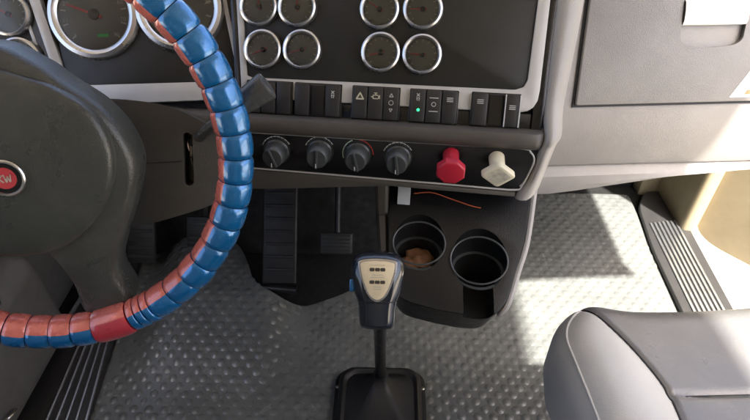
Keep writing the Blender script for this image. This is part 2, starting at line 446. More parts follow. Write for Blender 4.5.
# --- instrument cluster
obj('cluster_panel', prism(rpoly([(-.125, .25), (-.104, .0105), (.145, .0105), (.150, .25)], [.002, .006, .006, .002]), -.012, .001, .001), 'panel', dash, CL)
obj('side_panel', prism(rpoly([(-.36, .25), (-.33, -.02), (-.112, -.02), (-.150, .25)], .003), -.012, .0, .001), 'panel', dash, CL)
strip('cluster_strip', [(-.1055, .0127), (.160, .0105), (.162, -.0155), (-.098, -.0168)], 'silver', CL, -.010, .005)
strip('cluster_divider', [(-.168, .25), (-.154, .25), (-.1005, .0105), (-.1055, -.010), (-.1135, .0)], 'silver', CL, -.010, .004)
strip('thin_divider', [(-.1845, .25), (-.180, .25), (-.128, .02), (-.1325, .02)], 'silver', CL, -.010, .003, .0006)
strip('divider_groove', [(-.179, .25), (-.169, .25), (-.114, .0), (-.127, .0)], 'gloss', CL, -.010, .001, 0)
strip('cluster_end_strip', [(.116, .25), (.123, .25), (.156, .011), (.149, .011)], 'silver', CL, -.010, .004, .001)
strip('cluster_end_gap', [(.123, .25), (.135, .25), (.168, -.03), (.156, .010)], 'gloss', CL, -.012, -.001, 0)
g, W = gauge(CL, -.0538, .1134, LG, 158)
for k in range(9):
    a = R(225-33.75*k); obj('numeral', text_mesh(str(10*k), .0085, 'tick'), None, g, W @ T(.042*math.cos(a), .042*math.sin(a), .0028))
obj('odometer', rbox((.016, .0042, .0006), .0002, 1), 'lcd', g, W @ T(.010, -.030, .0028))
g, W = gauge(CL, .070, .120, LG, 215)
for k in range(6):
    a = R(225-54*k); obj('numeral', text_mesh(str(5*k), .0085, 'tick'), None, g, W @ T(.042*math.cos(a), .042*math.sin(a), .0028))
gauge(CL, -.1743, .1169, SM2, 150); gauge(CL, -.1655, .0526, SM2, 128)

# --- rocker switches
SWM = mesh(rbox((.0212, .046, .014), .0018, 2), 'switch')
SLIT = mesh(rbox((.013, .0012, .0006), .0002, 1), 'iconw', False)
def rocker(a, b, rock=4):
    W = CP @ T(a, b, .0035) @ Rx(R(rock)); return obj('rocker_switch', SWM, None, dash, W), W @ T(0, 0, .0073)
BAY = mesh(rbox((.0722, .050, .010), .002, 2), 'gloss')
def tri_icon(r, matn):
    bm = bmesh.new()
    for k in range(3):
        a0, a1 = R(90+120*k), R(210+120*k)
        p0, p1 = Vector((r*math.cos(a0), r*math.sin(a0))), Vector((r*math.cos(a1), r*math.sin(a1)))
        m_, d = (p0+p1)/2, p1-p0; addbox(bm, (0, 0, 0), (d.length+r*.2, r*.34, .0003), T(m_.x, m_.y, 0) @ Rz(math.atan2(d.y, d.x)))
    return mesh(bm, matn, False)
def bars_icon(rects, matn):
    bm = bmesh.new()
    for cx, cy_, w, h, an in rects: addbox(bm, (0, 0, 0), (w, h, .0003), T(cx, cy_, 0) @ Rz(R(an)))
    return mesh(bm, matn, False)
def ring_icon(r, t, matn): return mesh(lathe([(r-t, 0), (r-t, .0003), (r, .0003), (r, 0)], 24, True), matn, False)
CROSS = bars_icon([(0, .003, .006, .0012, 45), (0, .003, .006, .0012, -45), (0, -.001, .005, .0011, 0), (-.0015, -.003, .0011, .004, 12), (.0015, -.003, .0011, .004, -12)], 'iconw')
ENG = bars_icon([(0, .0025, .007, .0012, 0), (0, -.0025, .008, .0012, 0), (-.0038, 0, .0012, .005, 0), (.0042, 0, .0012, .004, 0), (.0058, 0, .0012, .0055, 0), (-.0055, 0, .0025, .0012, 0), (0, .0042, .0012, .003, 0), (0, .0055, .005, .001, 0)], 'icon')
LINES = bars_icon([(0, .0024, .009, .0011, 0), (0, 0, .009, .0011, 0), (0, -.0024, .009, .0011, 0)], 'iconw')
groups = {1: -.179, 2: -.1058, 3: -.020, 4: .0643, 5: .153}
for gi, ca in groups.items():
    obj('switch_frame', BAY, None, dash, CP @ T(ca, -.0105, -.0005))
    for k in range(3):
        a = ca+(k-1)*.0228
        if (gi, k) in ((2, 1), (5, 1)):
            obj('blank_cover', rbox((.0205, .044, .004), .001, 1), 'gloss', dash, CP @ T(a, -.0105, .0035)); continue
        s, W = rocker(a, -.0105, rnd.choice((2, 4, 5)))
        if (gi, k) == (3, 0): obj('icon', tri_icon(.0058, 'icon'), None, s, W @ T(0, .008, 0))
        elif (gi, k) == (3, 1): obj('icon', ENG, None, s, W @ T(0, .009, 0))
        elif (gi, k) == (3, 2):
            obj('icon', tri_icon(.0030, 'iconw'), None, s, W @ T(0, .012, 0)); obj('icon', ring_icon(.0036, .0008, 'iconw'), None, s, W @ T(0, .002, 0))
            obj('icon', tri_icon(.0026, 'iconw'), None, s, W @ T(0, -.008, 0) @ Rz(math.pi))
        elif (gi, k) == (2, 2): obj('icon', CROSS, None, s, W @ T(0, .009, 0))
        elif (gi, k) == (4, 0):
            obj('icon', CROSS, None, s, W @ T(0, .012, 0))
            obj('indicator_light', lathe([(.0022, 0), (.0020, .0006), (0, .0009)], 16), 'led', s, W @ T(.001, -.006, 0))
        elif (gi, k) == (4, 1):
            obj('icon', ring_icon(.0034, .0009, 'iconw'), None, s, W @ T(0, .003, 0)); obj('icon', SLIT, None, s, W @ T(0, -.007, .0003)); obj('icon', SLIT, None, s, W @ T(0, .012, .0003))
        elif (gi, k) in ((4, 2), (5, 0)): obj('icon', LINES, None, s, W @ T(0, .011, 0))
        elif (gi, k) == (5, 2):
            obj('icon', LINES, None, s, W @ T(0, .005, 0))
            for e in (-1, 1): obj('silver_edge', rbox((.0016, .046, .002), .0004, 1), 'silver', s, W @ T(e*.0102, 0, 0))

# --- rounded ledge between switches and heater panel
prof = [(.026, .0), (.030, .0055), (.037, .008), (.045, .0075), (.051, .004), (.054, -.004), (.052, -.02)]
secs = [[V(HV, a, b, c) for b, c in prof] for a in [-.62+.05*k for k in range(17)]+[.206]]+[[V(HV, .2135, b, c-.003) for b, c in prof], [V(HV, .218, b, c-.009) for b, c in prof]]
obj('ledge_trim', loft(secs, False), 'trim', dash)
# --- heater panel
hp = rpoly([(-.24, .027), (.190, .0275), (.206, .021), (.2095, .008), (.199, -.028), (.186, -.0375), (-.24, -.031)], [.002, .01, .008, .01, .01, .01, .002])
obj('heater_panel', prism(hp, -.012, .0, .0008), 'gloss', dash, HV)
for nm, pts in (('panel_border', [(-.24, .027, 0), (-.1, .0272, 0), (.10, .0275, 0), (.188, .0278, 0), (.203, .0225, 0), (.2095, .010, 0), (.205, -.010, 0), (.198, -.030, 0), (.186, -.0385, 0), (.1, -.037, 0), (-.1, -.0335, 0), (-.24, -.0315, 0)]),):
    obj(nm, tube(catmull(pts, 5), .0015, 8), 'silver', dash, HV)
def knob_mesh(r):
    bm = lathe([(r*1.12, 0), (r*1.12, .002), (r, .004), (r*.97, .014), (r*.90, .0245), (r*.80, .0265), (r*.5, .0268), (0, .0266)], 40)
    return mesh(bm, 'knob')
KN = knob_mesh(.0172); RIDGE = mesh(rbox((.0042, .030, .006), .0015, 2), 'knob'); PTR = mesh(rbox((.0014, .007, .0008), .0003, 1), 'iconw', False)
KRING = mesh(lathe([(.0200, 0), (.0200, .0008), (.0210, .0008), (.0210, 0)], 40, True), 'knob')
def arc(r0, r1, a0, a1, n, matn):
    bm = bmesh.new()
    for k in range(n):
        a = R(a0+(a1-a0)*(k+.5)/n); addbox(bm, ((r0+r1)/2, 0, 0), (r1-r0, (r0+r1)/2*abs(R(a1-a0))/n*.8, .0003), Rz(a))
    return mesh(bm, matn, False)
ARC_W = arc(.0222, .0236, 160, 30, 9, 'iconw'); ARC_B = arc(.0222, .0236, 200, 110, 12, 'lens'); ARC_R = arc(.0222, .0236, 85, 0, 12, 'needle')
for k, (a, b) in enumerate([(-.1721, .001), (-.1058, .0045), (-.0482, .004), (.0118, .0035)]):
    W = HV @ T(a, b-.001, .0005) @ Rx(R(4)); kb = obj('heater_knob', KN, None, dash, W)
    obj('pointer_ridge', RIDGE, None, kb, W @ T(0, 0, .027) @ Rz(R((20, -5, 12, 8)[k]))); obj('pointer_mark', PTR, None, kb, W @ T(-.001, -.0095, .0302))
    obj('knob_ring', KRING, None, kb, HV @ T(a, b-.001, .0002))
    if k == 2: obj('dial_print', ARC_B, None, kb, HV @ T(a, b-.001, .0004)); obj('dial_print', ARC_R, None, kb, HV @ T(a, b-.001, .0004))
    else: obj('dial_print', ARC_W, None, kb, HV @ T(a, b-.001, .0004))
# parking valve (red, octagonal) and trailer valve (cream, square turned on its corner)
W = HV @ T(.0895, .0120, 0) @ Rx(R(13))
vk = obj('red_valve_knob', prism([(.0215*math.cos(R(22.5+45*k)), .0198*math.sin(R(22.5+45*k))) for k in range(8)], .035, .047, .003, 3), 'red', dash, W)
vk['label'] = 'red octagonal parking brake pull knob'
obj('stem', lathe([(.012, .0), (.0115, .02), (.0105, .030), (.013, .035)], 24), 'red', vk, W)
W = HV @ T(.1555, .0115, 0) @ Rx(R(13))
sq = rpoly([(.0255*math.cos(R(92+90*k)), .0205*math.sin(R(92+90*k))) for k in range(4)], .006)
vk = obj('cream_valve_knob', prism(sq, .035, .046, .0025, 3), 'cream', dash, W)
vk['label'] = 'cream diamond-shaped trailer air supply pull knob'
obj('stem', lathe([(.0115, .0), (.011, .02), (.0105, .030), (.0125, .035)], 24), 'cream', vk, W)
obj('worn_label', prism(rpoly([(.0185*math.cos(R(92+90*k)), .0145*math.sin(R(92+90*k))) for k in range(4)], .004), .0459, .0465), 'worn', vk, W)
# --- lower fascia under the heater panel
strip('lower_fascia', [(-.62, -.036), (-.24, -.034), (.0, -.037), (.19, -.042), (.19, -.050), (.0, -.046), (-.19, -.066), (-.62, -.09)], 'trim', HV, -.02, .001, .003)

# --- beige corner trim of the centre stack
def stn(F, b, L_, R_, k=1.):
    return [V(F, L_, b, -.004), V(F, L_+.002, b, .003), V(F, L_+(R_-L_)*.35, b, .007*k), V(F, L_+(R_-L_)*.7, b, .005*k), V(F, R_, b, -.004), V(F, R_+.008, b, -.018), V(F, R_+.012, b, -.05), V(F, R_+.013, b, -.22)]
secs = [stn(CP, .25, .226, .262), stn(CP, .145, .223, .257), stn(CP, .06, .2215, .250), stn(CP, .0, .2205, .2445), stn(HV, .046, .2185, .2375),
        stn(HV, .030, .2145, .2325), stn(HV, .006, .2115, .2275), stn(HV, -.020, .2045, .2225), stn(HV, -.040, .1945, .2185), stn(HV, -.052, .1905, .214)]
rows = []
for j in range(len(secs[0])):
    rows.append(catmull([s[j] for s in secs], 5))
obj('corner_trim', loft(rows, False), 'beige', dash, ang=80)

# --- passenger dash: fascia, rolled lower lip
def psec(x):
    y0 = .9007+(x-.4855)*.07
    zb = .553+max(0, x-.33)*.17
    k = max(.35, 1-(x-.33)*1.1)
    return [Vector((x, 1.655, 1.06)), Vector((x, y0+.22, 1.06)), Vector((x, y0+.142, 1.045)), Vector((x, y0+.004, .7522)), Vector((x, y0-.001, .742)), Vector((x, y0-.007, .70)), Vector((x, y0-.008, .655)),
            Vector((x, y0-.001, .625)), Vector((x, y0+.004, .619)), Vector((x, y0-.002, .615)), Vector((x, y0-.012, .615-.010*k)), Vector((x, y0-.016, (.612+zb)/2)), Vector((x, y0-.012, zb+.010*k)),
            Vector((x, y0-.001, zb+.002)), Vector((x, y0+.02, zb)), Vector((x, 1.655, zb+.02))]
bmx = loft([psec(.235+.043*k) for k in range(18)], True)
obj('passenger_fascia', bmx, 'beige', dash, ang=25)
gd = obj('glovebox_door', prism(rpoly([(-.1545, .001), (-.137, .27), (.40, .27), (.40, .003)], [.004, .004, .004, .004]), -.004, .006, .004, 3), 'glove', dash, GL)
# handle: a paddle painted white for its glare, above a scooped finger recess
hs = rpoly([(.0185, .178), (.136, .176), (.131, .108), (.118, .099), (.075, .095), (.036, .098), (.0195, .106)], [.008, .008, .008, .01, .01, .01, .008])
def scoop(outline, F, depth, n=6):
    bm = bmesh.new(); rows_ = []
    cx = sum(p[0] for p in outline)/len(outline); cy_ = sum(p[1] for p in outline)/len(outline)
    for k in range(n+1):
        t = k/n; s = 1-.55*t; z = .0064-depth*math.sin(t*math.pi/2)
        rows_.append([Vector((cx+(x-cx)*s, cy_+(y-cy_)*(1-.45*t)+.012*t, z)) for x, y in outline])
    b2 = loft(rows_, True, False); b2.faces.new([v for v in list(b2.verts)[-len(outline):]]); return b2
gd2 = boolean(prism(rpoly([(-.1545, .001), (-.137, .27), (.40, .27), (.40, .003)], .004), -.012, .006, .003, 2), [prism(hs, -.03, .03)])
gd.data = mesh(gd2, 'glove')
obj('door_gap', boolean(prism([(-.1585, -.003), (-.141, .275), (.41, .275), (.41, -.001)], -.006, -.0005), [prism(hs, -.03, .03)]), 'dash', dash, GL)
obj('handle_recess', prism([(x, y) for x, y in hs], -.014, -.008), 'silver', gd, GL)
rec = bmesh.new()
for (x0, y0), (x1, y1) in zip(hs, hs[1:]+hs[:1]):
    q = [rec.verts.new(p) for p in ((x0, y0, .004), (x1, y1, .004), (x1, y1, -.009), (x0, y0, -.009))]; rec.faces.new(q)
obj('recess_wall', rec, 'glove', gd, GL)
obj('handle', loft([[Vector((x, y, z)) for x in (.021, .03, .05, .075, .1, .12, .133)] for y, z in ((.176, .004), (.170, .009), (.155, .011), (.140, .010), (.1335, .006), (.1325, -.002))], False), 'paper', gd, GL)
obj('warning_sticker', prism(rpoly([(.120, .009), (.30, .012), (.30, .085), (.157, .062)], .003), .006, .0066), 'paper', gd, GL)
obj('sticker_print', prism([(.146, .014), (.28, .016), (.28, .024), (.152, .022)], .0066, .0069), 'orange', gd, GL)

# --- cup holder console hanging under the heater panel
CK = frame((.0857, .6311, .6302), 5, 58)
deck = rpoly([(-.0905, .125), (-.0850, .02), (-.0740, -.052), (-.0560, -.076), (.0, -.086), (.050, -.091), (.0850, -.089), (.1060, -.066), (.1320, .035), (.1440, .125)], [.004, .05, .03, .02, .03, .03, .02, .03, .05, .004])
bm = prism(deck, -.165, .0, .005, 3)
bm.transform(CK)
cut = []
c1 = V(CK, -.0342, .0165); c2 = V(CK, .0608, -.0035)
for c, rr in ((c1, .0405), (c2, .0435)):
    cut.append(lathe([(0, .08), (rr+.001, .08), (rr, .012), (rr-.002, -.022), (rr-.006, -.024), (rr-.012, -.075), (0, -.075)], 48))
    cut[-1].transform(T(c))
n_ = rbox((.046, .085, .12), .014, 3); n_.transform(T(c2) @ T(-.003, -.046, -.014)); cut.append(n_)
con = obj('console', boolean(bm, cut), 'dash', dash, ang=30)
for c, rr in ((c1, .0405), (c2, .0435)):
    obj('cup_rim', tube([V(CK, *((CK.inverted() @ (c+Vector((rr*1.02*math.cos(a), rr*1.02*math.sin(a), 0)))).to_2d()), .0008) for a in [2*math.pi*k/48 for k in range(48)]], .0016, 8, loop=True), 'knob', con)
    obj('cup_step', lathe([(rr-.0065, -.0225), (rr-.0065, -.0215), (rr-.002, -.0212), (rr-.002, -.0225)], 48, True), 'knob', con, T(c))
# bright right-hand edge of the console and the dark left-hand cheek
obj('console_edge', tube(catmull([V(CK, .1455, .125, -.004), V(CK, .1345, .035, -.004), V(CK, .1215, -.015, -.005), V(CK, .1085, -.064, -.007), V(CK, .096, -.084, -.02)], 6), [.0052]*24+[.003], 10), 'beige', dash)
obj('console_cheek', loft([[V(HV, -.012+dx, -.04, dz) for dx, dz in ((-.012, -.06), (-.012, -.012), (-.006, -.004), (.006, -.004), (.010, -.012))],
                           [V(CK, -.0985+dx, .06, dz) for dx, dz in ((-.010, -.10), (-.010, -.018), (-.004, -.008), (.006, -.006), (.010, -.012))],
                           [V(CK, -.0885+dx, -.01, dz) for dx, dz in ((-.008, -.10), (-.008, -.02), (-.003, -.008), (.004, -.006), (.008, -.012))],
                           [V(CK, -.077+dx, -.05, dz) for dx, dz in ((-.006, -.09), (-.006, -.02), (-.002, -.010), (.003, -.008), (.006, -.014))]], False), 'trim', dash)

# things lying in and on the console
tagc = obj('hanging_card', rbox((.0205, .044, .0012), .0004, 1), 'card', None, frame(V(CK, -.064, .098, .012), 5, 30))
tag(tagc, 'small pale grey card tucked under the heater panel above the cup holders', 'card')
bm = bmesh.new(); bmesh.ops.create_icosphere(bm, subdivisions=4, radius=.027)
for v in bm.verts:
    k = 1+.35*noise.noise(v.co*60)+.16*noise.noise(v.co*150); v.co *= k; v.co.z *= .55
tag(obj('crumpled_paper', bm, 'brown', None, T(c1) @ T(.003, .004, -.048)), 'crumpled brown paper lying in the left cup holder', 'paper')
wi = obj('thin_wire', tube(catmull([V(CK, -.048, .098, .004), V(CK, -.02, .101, .006), V(CK, .01, .094, .003), V(CK, .045, .084, .003), V(CK, .06, .082, .002)], 6), .0009, 6), 'wire')
tag(wi, 'thin orange wire lying on the black console behind the cup holders', 'wire')

# ================================================================== STEERING COLUMN
WF = frame((-.401, .501, .898), -11, 17.4)     # wheel plane: x right, y up the wheel, z towards the driver
colm = thing('steering_column', 'grey plastic steering column shroud with a slot and a lever', 'steering column', (-.40, .70, .80))
def sq_sec(w0, w1, h0, h1, z, rad, n=6):
    return [Vector((x, y, z)) for x, y in rrect(w1-w0, h1-h0, rad, n, (w0+w1)/2, (h0+h1)/2)]
SF = frame((-.30, .615, .845), -8, 28)
def smooth_loop(pts, k=5):
    P = [Vector((x, y, 0)) for x, y in pts]; n = len(P); out = []
    for i in range(n):
        a_, b_, c_, d_ = P[i-1], P[i], P[(i+1) % n], P[(i+2) % n]
        for j in range(k):
            t = j/k; q = .5*((2*b_)+(-a_+c_)*t+(2*a_-5*b_+4*c_-d_)*t*t+(-a_+3*b_-3*c_+d_)*t**3); out.append((q.x, q.y))
    return out
def inset(pts, d):
    n = len(pts); out = []
    for i in range(n):
        p0, p1 = Vector(pts[i-2]), Vector(pts[(i+2) % n]); t = (p1-p0).normalized(); nn = Vector((t.y, -t.x)); out.append((pts[i][0]+nn.x*d, pts[i][1]+nn.y*d))
    return out
so_ = smooth_loop([(-.185, .030), (-.12, .041), (-.06, .043), (.0, .034), (.036, .019), (.070, -.006), (.087, -.032), (.083, -.058), (.055, -.072), (.013, -.083), (-.04, -.093), (-.12, -.098), (-.185, -.09)], 5)
SH = [[Vector((x, y, z)) for x, y in inset(so_, d_)] for d_, z in ((-.016, .0105), (-.009, .0095), (-.004, .0065), (-.001, .001), (0, -.006), (0, -.03), (-.004, -.10), (-.015, -.20))]
bm = loft(SH, True)
SL0 = T(.0365, -.0245, 0) @ Rz(R(-5))
cutc = prism(rrect(.0125, .070, .006, 8), -.022, .05); cutc.transform(SL0)
obj('shroud', boolean(bm, [cutc]), 'shroud', colm, SF, ang=40)
obj('shroud_split_line', tube([V(SF, -.17, -.026, .0107), V(SF, -.05, -.0262, .0107), V(SF, .027, -.0265, .0107)], .0005, 6), 'dash', colm)
for k in range(4):
    obj('wiring', tube(catmull([V(SF, .036+.001*k, .006, -.010), V(SF, .036+.0015*k, -.008-.004*k, .001), V(SF, .0395-.001*k, -.024, -.002), V(SF, .036, -.042, -.016)], 5), .0012, 6), ('keys', 'stalk', 'worn', 'stalk')[k], colm)
s0 = V(SF, .038, -.006, -.01); s1 = Vector((-.174, .5815, .921)); s2 = Vector((-.146, .590, .938))
lv = obj('lever', tube([s0, s0.lerp(s1, .25), s0.lerp(s1, .7), s1, s1.lerp(s2, .4)], [.007, .0075, .0082, .0088, .0088], 16), 'stalk', colm)
d = (s2-s1).normalized(); he = s1+d*.040
obj('lever_head', tube([s1-d*.014, s1-d*.012, s1-d*.008, s1+d*.015, he-d*.003, he-d*.0008, he], [.0085, .0115, .0130, .0152, .0170, .0166, .0150], 28), 'stalk', lv)
obj('lever_end_cap', tube([he-d*.001, he+d*.0008], [.0122, .0112], 28), 'knob', lv)

# ================================================================== STEERING WHEEL
RW = .228
wheel = thing('steering_wheel', 'steering wheel in a blue and red segmented cover with grey horn pad', 'steering wheel', (-.401, .501, .898))
obj('rim_core', tube([V(WF, RW*math.cos(2*math.pi*k/96), RW*math.sin(2*math.pi*k/96)) for k in range(96)], .0155, 12, loop=True), 'seam', wheel)
def seg_mesh(a0, a1, mats, split, r0=.0195, ns=9, nc=36, bulge=.0010):
    """one bulging segment of the cover between wheel angles; red band on the inside of the rim"""
    bm = bmesh.new(); rows_ = []
    for i in range(ns+1):
        t = i/ns; a = a0+(a1-a0)*t; e = abs(2*t-1)
        rr = r0+bulge*(1-e**2.2)-(.0014 if i in (0, ns) else 0)
        c = Vector((math.cos(a), math.sin(a), 0)); row = []
        for k in range(nc):
            ph = 2*math.pi*k/nc+split          # phi 0 = outwards, 90 = towards driver, 180 = inwards
            row.append(bm.verts.new(V(WF, *(c*(RW+rr*math.cos(ph))+Vector((0, 0, rr*math.sin(ph)))))))
        rows_.append(row)
    for A, B in zip(rows_[:-1], rows_[1:]):
        for k in range(nc):
            f = bm.faces.new((A[k], A[(k+1) % nc], B[(k+1) % nc], B[k]))
            f.material_index = 0 if k < nc//2 else 1
    bm.faces.new(rows_[0]); bm.faces.new(rows_[-1])
    return mesh(bm, mats, True, 50)
# angle list: regular segments, narrow ones and one long red wrap at the lower spoke
bounds = []
a = -64.0
while a < 243: bounds.append((a, a+7.3)); a += 7.3
for k in range(3): bounds.append((-64-2.7*(k+1), -64-2.7*k))
bounds.append((-83.8, -72.1))
a = -83.8
while a > -110+.1: bounds.append((a-6.55, a)); a -= 6.55
for a0, a1 in bounds:
    mid = (a0+a1)/2
    # how far the colour split has rolled round the rim: red shows as a sliver at the side, as a half at the bottom
    tab = ((-120, -76), (-90, -70), (-70, -62), (-45, -57), (-20, -48), (10, -48), (45, -62), (90, -75), (260, -92))
    for (m0, v0), (m1, v1) in zip(tab[:-1], tab[1:]):
        if m0 <= mid <= m1: start = v0+(v1-v0)*(mid-m0)/(m1-m0)
    mats = ('blue', 'pink')
    if (a0, a1) == (-83.8, -72.1):
        o = obj('cover_segment', seg_mesh(R(a0+.15), R(a1-.15), ('crimson', 'pink'), R(start+6), .0215, 12), None, wheel)
        o['label'] = 'long red wrap at the lower spoke'
    else:
        obj('cover_segment', seg_mesh(R(a0+.12), R(a1-.12), mats, R(start+rnd.uniform(-7, 7)), .0200+rnd.uniform(-.0004, .0004)), None, wheel)
# hub housing with the two lower spokes
hx = -.004
right = [(.0, .121), (.0409, .0987), (.0641, .0768), (.0924, .0505), (.111, .0194), (.1182, -.0212), (.1031, -.0678), (.0795, -.1159), (.0650, -.155), (.0700, -.206), (.0140, -.212), (.0100, -.165), (.000, -.124), (-.0149, -.1076)]
rt = [(x-hx, y) for x, y in right]
# the second lower spoke mirrors it about a line leaning left of the hub
ax = -.0464-hx
left = [(2*ax-x, y) for x, y in rt[7:][::-1]]
left += [(-.175, -.075), (-.186, -.02), (-.170, .025), (-.140, .062), (-.105, .092), (-.060, .115)]
outl = rt+left
def smooth_loop(pts, k=5):
    P = [Vector((x, y, 0)) for x, y in pts]; n = len(P); out = []
    for i in range(n):
        a_, b_, c_, d_ = P[i-1], P[i], P[(i+1) % n], P[(i+2) % n]
        for j in range(k):
            t = j/k; q = .5*((2*b_)+(-a_+c_)*t+(2*a_-5*b_+4*c_-d_)*t*t+(-a_+3*b_-3*c_+d_)*t**3); out.append((q.x, q.y))
    return out
ol = smooth_loop([(x+hx, y) for x, y in outl])
def inset(pts, d):
    n = len(pts); out = []
    for i in range(n):
        p0, p1 = Vector(pts[i-2]), Vector(pts[(i+2) % n]); t = (p1-p0).normalized(); nn = Vector((t.y, -t.x)); out.append((pts[i][0]+nn.x*d, pts[i][1]+nn.y*d))
    return out
def dish(x, y): return -.020*min(1, max(0, (math.hypot(x+.02, y)-.10)/.10))
area = sum(p[0]*q[1]-q[0]*p[1] for p, q in zip(ol, ol[1:]+ol[:1]))
sg = 1 if area < 0 else -1
levels = [(0, -.03), (0, .004), (.0015, .010), (.005, .0155), (.010, .018)]
rows_ = [[Vector((x, y, z+dish(x, y))) for x, y in inset(ol, sg*d_)] for d_, z in levels]
bm = loft(rows_, True, True); bmesh.ops.triangulate(bm, faces=[f for f in bm.faces if len(f.verts) > 4])
obj('hub_housing', bm, 'hub', wheel, WF, ang=60)
# raised horn pad
pad = [(.0, .100), (.035, .0865), (.0579, .0747), (.089, .0468), (.1003, .0108), (.0947, -.0276), (.077, -.0605), (.050, -.088), (.020, -.105), (-.015, -.110), (-.050, -.105), (-.085, -.095), (-.125, -.065), (-.148, -.025), (-.145, .02), (-.115, .058), (-.070, .086), (-.035, .098)]
pl = smooth_loop(pad)
ar = sum(p[0]*q[1]-q[0]*p[1] for p, q in zip(pl, pl[1:]+pl[:1])); sg2 = 1 if ar < 0 else -1
cxp, cyp = -.02, -.012
rows_ = [[Vector((x, y, .012)) for x, y in pl]]
for d_, z in ((0, .020), (.0008, .0235), (.003, .0268), (.006, .0285)): rows_.append([Vector((x, y, z)) for x, y in inset(pl, sg2*d_)])
base = inset(pl, sg2*.006)
for k in range(1, 13):
    s = 1-k/13; rows_.append([Vector((cxp+(x-cxp)*s, cyp+(y-cyp)*s, .0285+.017*(1-s*s))) for x, y in base])
bm = loft(rows_, True, True)
hp_ = obj('horn_pad', bm, 'hub', wheel, WF, ang=50)
E0 = WF @ T(-.0031, -.0094, .0455)
em = obj('emblem', lathe([(.0200, -.006), (.0200, .001), (.0188, .0024), (.0172, .0024), (.0165, .001)], 48), 'chrome', hp_, E0)
obj('emblem_disc', lathe([(.0168, .001), (0, .0012)], 40), 'gloss', em, E0)
obj('emblem_mark', lathe([(.0118, .001), (.0112, .0021), (0, .0024)], 32), 'brass', em, E0)
obj('emblem_letters', bars_icon([(-.006, 0, .0016, .011, 0), (-.0030, .0022, .0016, .0065, -40), (-.0030, -.0026, .0016, .007, 40), (.0018, 0, .0015, .011, 12), (.0042, -.001, .0015, .008, -14), (.0062, -.001, .0015, .008, 14), (.0085, 0, .0013, .010, -8)], 'worn'), None, em, E0 @ T(-.0005, 0, .0024) @ Matrix.Scale(.8, 4))

# ================================================================== GEAR LEVER
gear = thing('gear_lever', 'tall gear lever with cream shift-pattern plate on a black rubber boot', 'gear lever', (-.008, .78, 0))
secs = []
for s, z in ((1.0, 0.0005), (1.0, .018), (.985, .028), (.95, .036), (.88, .042), (.84, .040), (.80, .036), (.60, .041), (.40, .050), (.22, .064), (.14, .075), (.125, .090)):
    w, h = .206*s, .245*s
    rad = min(.035*s+.004, w*.48)
    f = max(0, (.8-s)/.7)
    secs.append([Vector((-.008+x, .712+y+.063*f, z)) for x, y in rrect(w, h if s > .3 else w, rad, 8)])
obj('boot', loft(secs, True), 'rubber', gear, ang=50)
obj('boot_flange', prism(rrect(.226, .262, .04, 8, -.008, .712), -.001, .006, .002), 'rubber', gear)
for sx in (-1, 1): obj('screw', lathe([(.005, 0), (.005, .0015), (.003, .0025), (0, .0025)], 14), 'keys', gear, T(-.008+sx*.1065, .790, .0062))
k0 = Vector((-.007, .786, .070)); k1 = Vector((-.006, .498, .630))
obj('shaft', tube([k0, k0.lerp(k1, .3), k0.lerp(k1, .6), k1], [.0125, .0115, .0105, .0095], 18), 'steel', gear)
obj('shaft_collar', tube([k0+Vector((0, .004, -.008)), k0, k0.lerp(k1, .025)], [.019, .0185, .0135], 18), 'rubber', gear)
KF = frame((-.0095, .4840, .7170), 0, 38)
ks = [(-.052, .0205, .018, -.004), (-.046, .0225, .021, -.003), (-.030, .0235, .022, -.001), (-.018, .0252, .023, 0), (-.008, .0290, .024, 0), (.004, .0318, .025, 0), (.016, .0338, .025, .0), (.026, .0342, .024, -.001), (.034, .0318, .022, -.002), (.040, .0262, .018, -.003), (.0435, .017, .012, -.004), (.0445, .006, .005, -.005)]
def sup(y, w, dpt, oz, n=32):
    out = []
    for k in range(n):
        a = 2*math.pi*k/n; c, s = math.cos(a), math.sin(a)
        out.append(Vector((w*math.copysign(abs(c)**.75, c), y, oz+dpt*math.copysign(abs(s)**.75, s))))
    return out
rows_ = []
yy = [Vector((k[0], k[1], k[2])) for k in ks]; zz = [Vector((k[3], 0, 0)) for k in ks]
for p, q in zip(catmull(yy, 4), catmull(zz, 4)): rows_.append(sup(p.x, p.y, p.z, q.x))
kb = obj('knob', loft(rows_, True), 'knobgloss', gear, KF, ang=60)
po = smooth_loop([(-.0185, .0335), (0, .0355), (.0185, .0335), (.0205, .026), (.0165, .010), (.0095, -.006), (0, -.0125), (-.0095, -.006), (-.0165, .010), (-.0205, .026)], 4)
obj('plate_border', prism([(x*1.16, (y-.012)*1.13+.012) for x, y in po], .019, .0255, .0012), 'chrome', kb, KF)
sp = obj('shift_plate', prism(po, .0235, .0262, .0005), 'plate', kb, KF)
for ry in (.025, .0095):
    for k in range(3): obj('pattern_mark', prism(rrect(.0060, .0042, .0012, 3, (k-1)*.0066, ry), .0262, .0265), 'plateprint', kb, KF)
obj('pattern_lines', bars_icon([(0, .0185, .013, .0007, 0), (0, .0155, .016, .0006, 0), (0, .0305, .018, .0007, 0), (0, .0035, .011, .0006, 0), (0, .001, .009, .0006, 0)], 'worn'), None, kb, KF @ T(0, 0, .0263))
obj('range_switch', rbox((.006, .016, .010), .002, 2), 'blue', kb, KF @ T(-.0325, .002, .004))
obj('knob_seam', tube([KF @ p for p in sup(-.0165, .0256, .0234, 0, 40)], .0006, 6, loop=True), 'dash', kb)

